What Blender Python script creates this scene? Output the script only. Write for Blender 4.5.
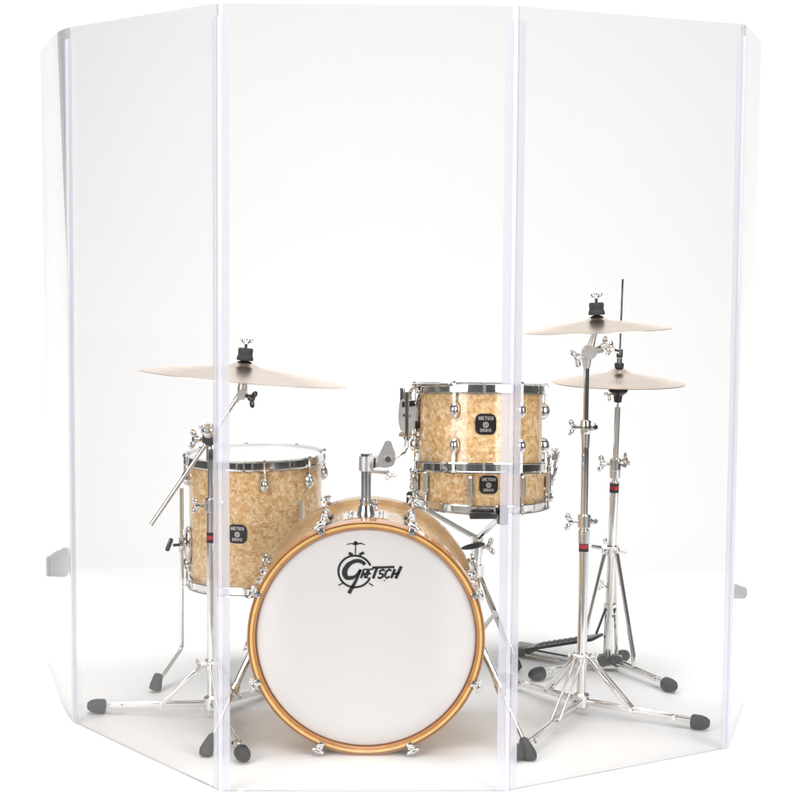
import bpy, bmesh, math, random
from mathutils import Vector, Matrix, Quaternion
random.seed(4)
S = bpy.context.scene
for o in list(bpy.data.objects): bpy.data.objects.remove(o)
PI = math.pi; R = math.radians

# ------------------------------------------------------------------ camera
FPX = 1790.0                      # focal length in pixels of an 800 px wide frame
PITCH, ROLL, CZ = R(5.0), R(0.40), 1.24
PPX, PPY = 400.0, 215.0 + FPX*math.tan(PITCH)
cam = bpy.data.cameras.new("Camera"); cam_o = bpy.data.objects.new("Camera", cam)
S.collection.objects.link(cam_o); S.camera = cam_o
cam.sensor_width = 36.0; cam.lens = 36.0*FPX/800.0
cam.shift_y = (PPY-400.0)/800.0
cam.clip_start = 0.05; cam.clip_end = 200
CAM_R = Matrix.Rotation(PI/2-PITCH, 4, 'X') @ Matrix.Rotation(ROLL, 4, 'Z')
CAM_P = Vector((0, 0, CZ))
cam_o.matrix_world = Matrix.Translation(CAM_P) @ CAM_R

# ------------------------------------------------------------------ studio light
W = bpy.data.worlds.new("World"); S.world = W; W.use_nodes = True
W.node_tree.nodes['Background'].inputs['Color'].default_value = (.96, .98, 1.0, 1)
W.node_tree.nodes['Background'].inputs['Strength'].default_value = 0.14
def area(name, loc, target, sx, sy, power, col=(1, 1, 1), spread=180):
    l = bpy.data.lights.new(name, 'AREA'); l.shape = 'RECTANGLE'; l.size = sx; l.size_y = sy
    l.energy = power; l.color = col; l.spread = R(spread)
    o = bpy.data.objects.new(name, l); S.collection.objects.link(o); o.location = loc
    d = Vector(target)-Vector(loc)
    o.rotation_euler = d.to_track_quat('-Z', 'Y').to_euler()
area("overhead_softbox", (0.0, 4.0, 3.9), (0, 4.2, 0), 5.2, 3.4, 104, (1, .993, .982), 122)
area("key_softbox", (-2.9, 0.9, 1.9), (0, 4.5, .5), 2.6, 2.2, 205, (1, .985, .96))
area("fill_softbox", (3.0, 1.0, 1.9), (0, 4.5, .5), 2.4, 2.2, 182, (1, .985, .96))
area("backdrop_softbox", (0.0, 4.6, 4.4), (0, 7.6, 1.5), 6.5, 1.2, 84)
vs = S.view_settings
vs.view_transform = 'Standard'; vs.look = 'None'; vs.gamma = 1; vs.exposure = 0.0; vs.use_curve_mapping = False
S.cycles.use_denoising = True
S.cycles.max_bounces = 12; S.cycles.transparent_max_bounces = 32
S.cycles.glossy_bounces = 5; S.cycles.transmission_bounces = 8
S.cycles.caustics_reflective = False; S.cycles.caustics_refractive = False
S.cycles.sample_clamp_indirect = 6.0

def P(px, py, d):                 # point at world depth y = d seen at photo pixel (px, py)
    r = CAM_R.to_3x3() @ Vector(((px-PPX)/FPX, -(py-PPY)/FPX, -1.0))
    return CAM_P + r*(d/r.y)
def G(px, py, z=0.0):             # floor point seen at photo pixel
    r = CAM_R.to_3x3() @ Vector(((px-PPX)/FPX, -(py-PPY)/FPX, -1.0))
    return CAM_P + r*((z-CZ)/r.z)

# ------------------------------------------------------------------ materials
def new_mat(name):
    m = bpy.data.materials.new(name); m.use_nodes = True
    nt = m.node_tree
    return m, nt, nt.nodes, nt.links, nt.nodes['Principled BSDF']
def plain(name, col, rough=.5, metal=0., coat=0., spec=.5, bump=0., bscale=200., var=0.):
    m, nt, N, L, b = new_mat(name)
    b.inputs['Base Color'].default_value = (*col, 1)
    b.inputs['Roughness'].default_value = rough; b.inputs['Metallic'].default_value = metal
    b.inputs['Coat Weight'].default_value = coat; b.inputs['Specular IOR Level'].default_value = spec
    if bump or var:
        tc = N.new('ShaderNodeTexCoord'); no = N.new('ShaderNodeTexNoise'); no.inputs['Scale'].default_value = bscale
        no.inputs['Detail'].default_value = 5
        L.new(tc.outputs['Object'], no.inputs['Vector'])
        if bump:
            bp = N.new('ShaderNodeBump'); bp.inputs['Strength'].default_value = bump; bp.inputs['Distance'].default_value = .001
            L.new(no.outputs['Fac'], bp.inputs['Height']); L.new(bp.outputs['Normal'], b.inputs['Normal'])
        if var:
            mr = N.new('ShaderNodeMapRange'); mr.inputs[3].default_value = max(.02, rough-var); mr.inputs[4].default_value = rough+var
            L.new(no.outputs['Fac'], mr.inputs[0]); L.new(mr.outputs[0], b.inputs['Roughness'])
    return m
M = {}
M['chrome'] = plain('chrome', (.80, .79, .77), .09, 1., var=.05, bscale=35)
M['brushed'] = plain('brushed_steel', (.76, .75, .74), .42, 1., var=.08, bscale=90)
M['dark_steel'] = plain('dark_steel', (.10, .10, .10), .3, 1.)
M['rubber'] = plain('rubber', (.016, .0165, .0165), .6, bump=.3, bscale=260)
M['black'] = plain('black_plastic', (.012, .012, .012), .3)
M['felt'] = plain('dark_felt', (.05, .05, .055), .85, bump=.5, bscale=400)
M['red'] = plain('red_band', (.42, .015, .03), .35)
M['head'] = plain('drum_head_film', (.725, .715, .705), .38, spec=.4, bump=.05, bscale=500)
M['coated'] = plain('coated_head_film', (.80, .80, .79), .5, bump=.15, bscale=900)
M['ink'] = plain('logo_ink', (.008, .008, .008), .45)
M['silver_ink'] = plain('silver_ink', (.75, .68, .66), .3, .6)
M['snare_wire'] = plain('snare_wire', (.5, .5, .5), .3, 1.)
M['floor'] = plain('white_studio_floor', (.90, .90, .895), .5, spec=.25, bump=.04, bscale=30)
M['backdrop'] = plain('white_backdrop', (.86, .86, .86), .8, spec=.1)
M['grey_edge'] = plain('dark_studio_ground', (.22, .22, .222), .6)
M['prop_grey'] = plain('prop_grey_cloth', (.26, .26, .263), .8, bump=.4, bscale=300)  # cloth of the added out-of-view props at the sides

def pearl():                                                       # layered flakes of mother-of-pearl sheet
    m, nt, N, L, b = new_mat('champagne_pearl')
    tc = N.new('ShaderNodeTexCoord')
    def warp(scale, amt, src):
        n0 = N.new('ShaderNodeTexNoise'); n0.inputs['Scale'].default_value = scale; n0.inputs['Detail'].default_value = 3
        L.new(src, n0.inputs['Vector'])
        sub = N.new('ShaderNodeVectorMath'); sub.operation = 'SUBTRACT'; sub.inputs[1].default_value = (.5, .5, .5)
        L.new(n0.outputs['Color'], sub.inputs[0])
        sc = N.new('ShaderNodeVectorMath'); sc.operation = 'SCALE'; sc.inputs['Scale'].default_value = amt
        L.new(sub.outputs[0], sc.inputs[0])
        ad = N.new('ShaderNodeVectorMath'); ad.operation = 'ADD'
        L.new(src, ad.inputs[0]); L.new(sc.outputs[0], ad.inputs[1]); return ad.outputs[0]
    w1 = warp(40, .026, tc.outputs['Object'])
    def cells(scale):
        v = N.new('ShaderNodeTexVoronoi'); v.feature = 'SMOOTH_F1'; v.inputs['Scale'].default_value = scale; v.inputs['Smoothness'].default_value = .12
        L.new(w1, v.inputs['Vector']); sep = N.new('ShaderNodeSeparateColor'); L.new(v.outputs['Color'], sep.inputs[0]); return sep.outputs[0]
    def madd(a, k, c):
        q = N.new('ShaderNodeMath'); q.operation = 'MULTIPLY_ADD'; q.inputs[1].default_value = k; L.new(a, q.inputs[0])
        if hasattr(c, 'links'): L.new(c, q.inputs[2])
        else: q.inputs[2].default_value = c
        return q.outputs[0]
    n1 = N.new('ShaderNodeTexNoise'); n1.inputs['Scale'].default_value = 120; n1.inputs['Detail'].default_value = 5; n1.inputs['Distortion'].default_value = .9
    L.new(w1, n1.inputs['Vector'])
    f = madd(cells(95), .42, madd(cells(190), .34, madd(n1.outputs['Fac'], .50, -.11)))
    cr = N.new('ShaderNodeValToRGB'); e = cr.color_ramp.elements
    e[0].position = .15; e[0].color = (.50, .275, .105, 1)
    e[1].position = .95; e[1].color = (.96, .83, .60, 1)
    for p_, c_ in ((.34, (.71, .43, .185)), (.54, (.82, .53, .245)), (.74, (.93, .70, .43))):
        a = e.new(p_); a.color = (*c_, 1)
    L.new(f, cr.inputs[0]); L.new(cr.outputs[0], b.inputs['Base Color'])
    b.inputs['Roughness'].default_value = .3; b.inputs['Coat Weight'].default_value = .7; b.inputs['Coat Roughness'].default_value = .05
    bp = N.new('ShaderNodeBump'); bp.inputs['Strength'].default_value = .12; bp.inputs['Distance'].default_value = .002
    L.new(f, bp.inputs['Height']); L.new(bp.outputs['Normal'], b.inputs['Normal'])
    return m
M['pearl'] = pearl()
def wood(name, c0, c1):
    m, nt, N, L, b = new_mat(name)
    tc = N.new('ShaderNodeTexCoord')
    gr = N.new('ShaderNodeVectorMath'); gr.operation = 'MULTIPLY'; gr.inputs[1].default_value = (1, 9, 1)
    L.new(tc.outputs['Object'], gr.inputs[0])
    no = N.new('ShaderNodeTexNoise'); no.inputs['Scale'].default_value = 22; no.inputs['Detail'].default_value = 6; no.inputs['Distortion'].default_value = .6
    L.new(gr.outputs[0], no.inputs['Vector'])
    cr = N.new('ShaderNodeValToRGB'); cr.color_ramp.elements[0].position = .3; cr.color_ramp.elements[1].position = .72
    cr.color_ramp.elements[0].color = (*c0, 1); cr.color_ramp.elements[1].color = (*c1, 1)
    L.new(no.outputs['Fac'], cr.inputs[0]); L.new(cr.outputs[0], b.inputs['Base Color'])
    b.inputs['Roughness'].default_value = .3; b.inputs['Coat Weight'].default_value = .8; b.inputs['Coat Roughness'].default_value = .06
    return m
M['amber'] = wood('amber_lacquer', (.42, .155, .028), (.58, .25, .06))
M['gold'] = wood('gold_maple', (.74, .44, .12), (.86, .57, .21))
M['tan'] = wood('tan_lacquer', (.48, .31, .16), (.64, .45, .26))
M['brown'] = wood('brown_lacquer', (.16, .065, .02), (.25, .11, .035))
def bronze():
    m, nt, N, L, b = new_mat('cymbal_bronze')
    tc = N.new('ShaderNodeTexCoord')
    ln = N.new('ShaderNodeVectorMath'); ln.operation = 'LENGTH'
    flat = N.new('ShaderNodeVectorMath'); flat.operation = 'MULTIPLY'; flat.inputs[1].default_value = (1, 1, 0)
    L.new(tc.outputs['Object'], flat.inputs[0]); L.new(flat.outputs[0], ln.inputs[0])
    cx = N.new('ShaderNodeCombineXYZ'); L.new(ln.outputs['Value'], cx.inputs[0])
    no = N.new('ShaderNodeTexNoise'); no.inputs['Scale'].default_value = 420; no.inputs['Detail'].default_value = 2
    L.new(cx.outputs[0], no.inputs['Vector'])
    bp = N.new('ShaderNodeBump'); bp.inputs['Strength'].default_value = .25; bp.inputs['Distance'].default_value = .0006
    L.new(no.outputs['Fac'], bp.inputs['Height']); L.new(bp.outputs['Normal'], b.inputs['Normal'])
    n2 = N.new('ShaderNodeTexNoise'); n2.inputs['Scale'].default_value = 60; n2.inputs['Detail'].default_value = 4
    L.new(cx.outputs[0], n2.inputs['Vector'])
    cr = N.new('ShaderNodeValToRGB'); cr.color_ramp.elements[0].position = .3; cr.color_ramp.elements[1].position = .7; cr.color_ramp.elements[0].color = (.85, .70, .58, 1); cr.color_ramp.elements[1].color = (.97, .86, .76, 1)
    L.new(n2.outputs['Fac'], cr.inputs[0]); L.new(cr.outputs[0], b.inputs['Base Color'])
    b.inputs['Metallic'].default_value = 1; b.inputs['Roughness'].default_value = .27
    b.inputs['Anisotropic'].default_value = .75
    tg = N.new('ShaderNodeTangent'); tg.direction_type = 'RADIAL'; tg.axis = 'Z'; L.new(tg.outputs[0], b.inputs['Tangent'])
    return m
M['bronze'] = bronze()
def clear(name, tint, ior=1.38, rough=.01, milk=0., milk_col=(.8, .8, .9)):
    m = bpy.data.materials.new(name); m.use_nodes = True; nt = m.node_tree; N = nt.nodes; L = nt.links
    N.clear(); out = N.new('ShaderNodeOutputMaterial')
    tr = N.new('ShaderNodeBsdfTransparent'); tr.inputs[0].default_value = (*tint, 1)
    gl = N.new('ShaderNodeBsdfGlossy'); gl.inputs['Roughness'].default_value = rough; gl.inputs[0].default_value = (1, 1, 1, 1)
    lw = N.new('ShaderNodeLayerWeight')                             # Schlick reflectance, the same from both sides of the sheet
    pw = N.new('ShaderNodeMath'); pw.operation = 'POWER'; pw.inputs[1].default_value = 5
    L.new(lw.outputs['Facing'], pw.inputs[0])
    f0 = ((ior-1)/(ior+1))**2
    fr = N.new('ShaderNodeMath'); fr.operation = 'MULTIPLY_ADD'; fr.inputs[1].default_value = 1-f0; fr.inputs[2].default_value = f0
    L.new(pw.outputs[0], fr.inputs[0])
    base = tr.outputs[0]
    if milk:
        df = N.new('ShaderNodeBsdfDiffuse'); df.inputs[0].default_value = (*milk_col, 1)
        tl = N.new('ShaderNodeBsdfTranslucent'); tl.inputs[0].default_value = (*milk_col, 1)
        ad = N.new('ShaderNodeMixShader'); ad.inputs[0].default_value = .5
        L.new(df.outputs[0], ad.inputs[1]); L.new(tl.outputs[0], ad.inputs[2])
        mk = N.new('ShaderNodeMixShader'); mk.inputs[0].default_value = milk
        L.new(tr.outputs[0], mk.inputs[1]); L.new(ad.outputs[0], mk.inputs[2]); base = mk.outputs[0]
    mx = N.new('ShaderNodeMixShader')
    L.new(fr.outputs[0], mx.inputs[0]); L.new(base, mx.inputs[1]); L.new(gl.outputs[0], mx.inputs[2])
    L.new(mx.outputs[0], out.inputs[0])
    return m
M['acrylic'] = clear('clear_acrylic', (.922, .921, .924))
M['acrylic_edge'] = clear('acrylic_edge', (.76, .77, .79))
M['vinyl'] = clear('clear_vinyl_hinge', (.945, .945, .968), 1.35, .10, .45, (.82, .82, .875))
M['vinyl_bead'] = clear('clear_vinyl_bead', (.97, .97, 1), 1.4, .08, .55, (.88, .88, .95))

# ------------------------------------------------------------------ mesh builder
class MB:
    def __init__(s): s.bm = bmesh.new(); s.mi = 0
    def _ring(s, pts): return [s.bm.verts.new(p) for p in pts]
    def face(s, vs_):
        try:
            f = s.bm.faces.new(vs_); f.material_index = s.mi; return f
        except ValueError: return None
    def tube(s, pts, r, seg=14, caps=True, squash=None, up=None):
        pts = [Vector(p) for p in pts]; n = len(pts)
        rs = r if isinstance(r, (list, tuple)) else [r]*n
        tans = []
        for i in range(n):
            t = (pts[min(i+1, n-1)]-pts[max(i-1, 0)])
            tans.append(t.normalized())
        t0 = tans[0]; a = Vector(up) if up else (Vector((0, 0, 1)) if abs(t0.z) < .9 else Vector((1, 0, 0)))
        u = (a - t0*a.dot(t0)).normalized(); rings = []
        for i in range(n):
            if i: 
                q = tans[i-1].rotation_difference(tans[i]); u = (q @ u)
                u = (u - tans[i]*u.dot(tans[i])).normalized()
            v = tans[i].cross(u)
            k = squash or 1.0
            rings.append(s._ring([pts[i] + u*(math.cos(2*PI*j/seg)*rs[i]*k) + v*(math.sin(2*PI*j/seg)*rs[i]) for j in range(seg)]))
        for i in range(n-1):
            for j in range(seg): s.face([rings[i][j], rings[i][(j+1) % seg], rings[i+1][(j+1) % seg], rings[i+1][j]])
        if caps: s.face(rings[0][::-1]); s.face(rings[-1])
        return s
    def cyl(s, a, b, r, r2=None, seg=16): return s.tube([a, b], [r, r if r2 is None else r2], seg)
    def lathe(s, prof, mat=Matrix(), seg=64, closed=False, mis=None):
        rings = []
        for (r, z) in prof:
            if r < 1e-7: rings.append([s.bm.verts.new(mat @ Vector((0, 0, z)))])
            else: rings.append([s.bm.verts.new(mat @ Vector((r*math.cos(2*PI*j/seg), r*math.sin(2*PI*j/seg), z))) for j in range(seg)])
        m = len(rings)
        for i in range(m if closed else m-1):
            A, B = rings[i], rings[(i+1) % m]
            if mis: s.mi = mis[i]
            for j in range(seg):
                k = (j+1) % seg
                if len(A) == 1 and len(B) == 1: continue
                if len(A) == 1: s.face([A[0], B[j], B[k]])
                elif len(B) == 1: s.face([A[j], A[k], B[0]])
                else: s.face([A[j], A[k], B[k], B[j]])
        return s
    def ell(s, c, rad, rot=Matrix(), seg=18, rings=10):
        mat = Matrix.Translation(Vector(c)) @ rot.to_4x4() @ Matrix.Diagonal((*rad, 1))
        return s.lathe([(math.sin(PI*i/rings), -math.cos(PI*i/rings)) for i in range(rings+1)], mat, seg)
    def box(s, c, size, rot=Matrix(), bev=0.0, seg=2):
        b2 = bmesh.new(); bmesh.ops.create_cube(b2, size=1)
        bmesh.ops.scale(b2, vec=Vector(size), verts=b2.verts)
        if bev: bmesh.ops.bevel(b2, geom=list(b2.edges), offset=bev, segments=seg, affect='EDGES', profile=.5)
        mat = Matrix.Translation(Vector(c)) @ rot.to_4x4()
        vm = {v: s.bm.verts.new(mat @ v.co) for v in b2.verts}
        for f in b2.faces: s.face([vm[v] for v in f.verts])
        b2.free(); return s
    def bar(s, a, b, w, h, bev=.001, up=Vector((0, 0, 1))):       # flat bar from a to b, w wide, h high
        a, b = Vector(a), Vector(b); t = (b-a).normalized(); side = t.cross(up).normalized(); n = side.cross(t)
        rot = Matrix((t, side, n)).transposed()
        return s.box((a+b)/2, ((b-a).length, w, h), rot, bev)
    def prism(s, pts, mat, h):                                    # polygon in local xy, extruded along local z by h
        A = [s.bm.verts.new(mat @ Vector((x, y, 0))) for x, y in pts]; B = [s.bm.verts.new(mat @ Vector((x, y, h))) for x, y in pts]
        s.face(A[::-1]); s.face(B); n = len(pts)
        for i in range(n): s.face([A[i], A[(i+1) % n], B[(i+1) % n], B[i]])
        return s
    def build(s, name, mats, parent=None, M0=None, sharp=35):
        bmesh.ops.recalc_face_normals(s.bm, faces=s.bm.faces)
        me = bpy.data.meshes.new(name)
        off = parent_loc(parent)
        inv = M0.inverted() if M0 is not None else Matrix.Translation(-off)
        bmesh.ops.transform(s.bm, matrix=inv, verts=s.bm.verts)
        s.bm.to_mesh(me); s.bm.free()
        for m in (mats if isinstance(mats, (list, tuple)) else [mats]): me.materials.append(M[m])
        for p in me.polygons: p.use_smooth = True
        me.set_sharp_from_angle(angle=R(sharp))
        o = bpy.data.objects.new(name, me); S.collection.objects.link(o)
        if M0 is not None:
            o['_w'] = 1
            if parent is None: o.matrix_world = M0
            else: o.matrix_local = Matrix.Translation(-off) @ M0
        elif parent is None: pass
        if parent is not None: o.parent = parent
        LOC[o.name] = off if M0 is None else M0.to_translation()
        if '_w' in o: del o['_w']
        return o
LOC = {}
def parent_loc(p): return LOC[p.name] if p is not None else Vector((0, 0, 0))
def thing(name, label, cat, loc, group=None):
    o = bpy.data.objects.new(name, None); S.collection.objects.link(o); o.location = loc; o.empty_display_size = .05
    o['label'] = label; o['category'] = cat
    if group: o['group'] = group
    LOC[o.name] = Vector(loc); return o
def wing(mb, base, d, size=.02, spread=(0, 0, 1)):                # wing bolt: shank, boss and two ears
    base = Vector(base); d = Vector(d).normalized(); sp = Vector(spread); sp = (sp-d*sp.dot(d)).normalized()
    tip = base+d*size*.8
    mb.cyl(base, tip, size*.2, seg=10); mb.cyl(tip-d*size*.15, tip+d*size*.28, size*.34, size*.26, seg=12)
    n = d.cross(sp)
    for k in (-1, 1):
        c = tip+sp*(k*size*.48)+d*size*.28
        rot = Matrix((sp*k, d, n)).transposed() @ Matrix.Rotation(R(32), 3, 'Z')
        mb.ell(c, (size*.40, size*.28, size*.17), rot, 12, 8)
    return mb
def axis_mat(c, z, x=None):                                       # frame with local z along z
    z = Vector(z).normalized(); x = Vector(x) if x else (Vector((1, 0, 0)) if abs(z.x) < .9 else Vector((0, 1, 0)))
    x = (x-z*x.dot(z)).normalized(); y = z.cross(x)
    m = Matrix((x, y, z)).transposed().to_4x4(); m.translation = Vector(c); return m

# ------------------------------------------------------------------ setting
def sweep():
    b = MB(); f = [b.bm.verts.new(p) for p in ((-14, -8, -.004), (14, -8, -.004), (14, 16, -.004), (-14, 16, -.004))]; b.face(f)
    o = b.build('studio_ground', 'grey_edge'); o['kind'] = 'structure'
    b = MB(); x0, x1 = -2.5, 2.8
    f = [b.bm.verts.new(p) for p in ((x0, 3.45, 0), (x1, 3.45, 0), (x1, 6.2, 0), (x0, 6.2, 0))]; b.face(f)
    o = b.build('floor', 'floor'); o['kind'] = 'structure'
    b = MB(); rad = 1.6; pr = [(6.2, 0)]
    for i in range(1, 19):
        a = PI/2*i/18; pr.append((6.2+rad*math.sin(a), rad-rad*math.cos(a)))
    pr.append((7.8, 6.0)); last = None
    for (y, z) in pr:
        cur = [b.bm.verts.new((x0, y, z)), b.bm.verts.new((x1, y, z))]
        if last: b.face([last[0], last[1], cur[1], cur[0]])
        last = cur
    o = b.build('backdrop', 'backdrop'); o['kind'] = 'structure'
sweep()

# ------------------------------------------------------------------ shield
def shield():
    pts = [(-.970, 4.88), (-.790, 4.283), (-.380, 3.766), (.237, 3.78), (.7744, 4.106), (.885, 4.53)]
    pts = [Vector((*p, 0)) for p in pts]
    H = 1.674; T = .006
    t = thing('drum_shield', 'tall clear acrylic folding drum shield standing in front of the whole kit', 'drum shield', (0, 3.82, 0))
    for i in range(5):
        a, b_ = pts[i], pts[i+1]; d = (b_-a).normalized(); a2, b2 = a+d*.007, b_-d*.007
        n = Vector((d.y, -d.x, 0))
        m = MB(); c = (a2+b2)/2+Vector((0, 0, H/2+.001)); L_ = (b2-a2).length
        rot = Matrix((d, -n, Vector((0, 0, 1)))).transposed()
        ns, nz = 30, 40
        def warp(u, z):                                             # sheet bows a few millimetres; end sheets given extra bow to steer reflections
            w = .0016*math.sin(PI*u/L_)*math.sin(2.1*PI*z/H+i)
            if i == 0:
                r = L_-u; k = .2+.8*abs(2*z/H-1)**1.5
                w += .15*k*r*math.exp(-r/.17)
            if i == 4: w += .045*u*(1-u/(2*L_))
            return w
        grid = []
        for sg in (1, -1):
            grid.append([[m.bm.verts.new(a2+d*(L_*iu/ns)+n*(sg*T/2+warp(L_*iu/ns, H*iz/nz))+Vector((0, 0, .001+H*iz/nz))) for iz in range(nz+1)] for iu in range(ns+1)])
        for q in grid:
            for iu in range(ns):
                for iz in range(nz): m.face([q[iu][iz], q[iu+1][iz], q[iu+1][iz+1], q[iu][iz+1]])
        m.mi = 1; A, B = grid
        for iu in range(ns):
            for iz in (0, nz): m.face([A[iu][iz], A[iu+1][iz], B[iu+1][iz], B[iu][iz]])
        for iz in range(nz):
            for iu in (0, ns): m.face([A[iu][iz], A[iu][iz+1], B[iu][iz+1], B[iu][iz]])
        m.build('panel', ['acrylic', 'acrylic_edge'], t, sharp=40)
    up = Vector((0, 0, 1))
    for i in range(1, 5):
        c = pts[i]; z0, z1 = .002, H-.026
        dl = (pts[i-1]-c).normalized(); dr = (pts[i+1]-c).normalized()
        m = MB()
        for k, d in ((-1, dl), (1, dr)):
            n = Vector((d.y, -d.x, 0))
            if n.y > 0: n = -n
            rot = Matrix((d, d.cross(up)*-1, up)).transposed()
            w = .015 if i == 2 else .017
            for sgn, off in ((1, T/2+.0012), ):
                m.box(c+d*(.005+w/2)+n*off+up*(z0+z1)/2, (w, .002, z1-z0), rot)
        h = m.build('hinge', 'vinyl', t)
        m = MB(); m.cyl(c+Vector((0, -.004, z0)), c+Vector((0, -.004, z1)), .0048, seg=12); 
        LOC[h.name] = LOC[t.name]
        m.build('hinge_bead', 'vinyl_bead', h)
shield()

# ------------------------------------------------------------------ drum pieces
def hoop(name, parent, Rr, z0, Mx, flip=1, mat='chrome'):         # triple flanged steel hoop, z0 = bearing edge height
    pr = [(Rr+.003, -.016), (Rr+.014, -.016), (Rr+.0145, -.0135), (Rr+.0065, -.012), (Rr+.006, .004), (Rr+.0115, .007),
          (Rr+.0125, .0095), (Rr+.003, .0095)]
    pr = [(r, z0+flip*z) for r, z in pr]
    return MB().lathe(pr, Mx, 96, closed=True).build(name, mat, parent)
def lug_oval(Mx, ang, z, r, hh=.021, w=.012, dep=.017):
    c = Mx @ Vector((math.cos(ang)*(r+dep*.2), math.sin(ang)*(r+dep*.2), z))
    rot = Mx.to_3x3() @ Matrix.Rotation(ang, 3, 'Z')
    return MB().ell(c, (dep, w, hh), rot, 20, 12)
def rod(Mx, ang, z0, z1, r, rr=.0032):
    a = Mx @ Vector((math.cos(ang)*r, math.sin(ang)*r, z0)); b = Mx @ Vector((math.cos(ang)*r, math.sin(ang)*r, z1))
    m = MB().cyl(a, b, rr, seg=8); d = (b-a).normalized()
    m.cyl(b-d*.003, b+d*.001, .0062, seg=12); m.cyl(b+d*.001, b+d*.005, .0038, seg=6)
    return m
FONT = {'G': [[(.9, .8), (.5, 1), (.1, .75), (.1, .25), (.5, 0), (.9, .2), (.9, .5), (.5, .5)]], 'R': [[(.1, 0), (.1, 1), (.8, 1), (.9, .75), (.8, .5), (.1, .5)], [(.5, .5), (.9, 0)]],
        'E': [[(.9, 1), (.1, 1), (.1, 0), (.9, 0)], [(.1, .5), (.7, .5)]], 'T': [[(0, 1), (1, 1)], [(.5, 1), (.5, 0)]],
        'S': [[(.9, .85), (.5, 1), (.1, .8), (.2, .55), (.8, .45), (.9, .2), (.5, 0), (.1, .15)]], 'C': [[(.9, .8), (.5, 1), (.1, .75), (.1, .25), (.5, 0), (.9, .2)]],
        'H': [[(.1, 0), (.1, 1)], [(.9, 0), (.9, 1)], [(.1, .5), (.9, .5)]], 'D': [[(.1, 0), (.1, 1), (.6, 1), (.9, .7), (.9, .3), (.6, 0), (.1, 0)]],
        'U': [[(.1, 1), (.1, .2), (.5, 0), (.9, .2), (.9, 1)]], 'M': [[(0, 0), (.1, 1), (.5, .4), (.9, 1), (1, 0)]]}
def ribbon(m, pts, w, mat, h):                                    # flat stroke with width(s) in local xy, thickness h
    n = len(pts); ws = w if isinstance(w, (list, tuple)) else [w]*n; P2 = [Vector(p) for p in pts]; Lf, Rt = [], []
    for i in range(n):
        t = (P2[min(i+1, n-1)]-P2[max(i-1, 0)]).normalized(); nn = Vector((-t.y, t.x))
        Lf.append(P2[i]+nn*ws[i]/2); Rt.append(P2[i]-nn*ws[i]/2)
    top = [[m.bm.verts.new(mat @ Vector((p.x, p.y, h))) for p in q] for q in (Lf, Rt)]
    for i in range(n-1): m.face([top[0][i], top[0][i+1], top[1][i+1], top[1][i]])
def smooth(pts, k=6):                                             # Catmull-Rom
    P2 = [Vector(p) for p in pts]; out = []
    for i in range(len(P2)-1):
        p0, p1, p2, p3 = P2[max(i-1, 0)], P2[i], P2[i+1], P2[min(i+2, len(P2)-1)]
        for j in range(k):
            t = j/k
            out.append(.5*((2*p1)+(p2-p0)*t+(2*p0-5*p1+4*p2-p3)*t*t+(3*p1-p0-3*p2+p3)*t**3))
    out.append(P2[-1]); return [(p.x, p.y) for p in out]
def badge(parent, c, nrm, up, s):
    z = Vector(nrm).normalized(); y = Vector(up); y = (y-z*y.dot(z)).normalized(); x = y.cross(z)
    mt = Matrix((x, y, z)).transposed().to_4x4(); mt.translation = Vector(c)
    pts = []
    for (sx, sy, a0) in ((1, 1, 0), (-1, 1, 90), (-1, -1, 180), (1, -1, 270)):
        for i in range(7):
            a = R(a0+15*i); q = s*.3
            pts.append((sx*(s/2-q)+q*math.cos(a), sy*(s/2-q)+q*math.sin(a)))
    b = MB().prism(pts, mt, .003).build('badge', 'black', parent)
    m = MB()
    def word(txt, wd, ht, y0):
        cw = wd/len(txt)
        for i, chh in enumerate(txt):
            for st in FONT[chh]: ribbon(m, [(-wd/2+cw*(i+.12)+cw*.76*px, y0+ht*py) for px, py in st], ht*.2, mt, .0034)
    word('GRETSCH', s*.72, s*.16, s*.20); word('DRUMS', s*.56, s*.14, -s*.36)
    ribbon(m, [(math.cos(2*PI*i/24)*s*.12, -s*.03+math.sin(2*PI*i/24)*s*.12) for i in range(25)], s*.045, mt, .0034)
    for st in FONT['G']: ribbon(m, [(s*.13*(px-.5), -s*.03+s*.13*(py-.5)) for px, py in st], s*.035, mt, .0034)
    LOC[b.name] = LOC[parent.name]
    m.build('badge_lettering', 'silver_ink', b)

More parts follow.
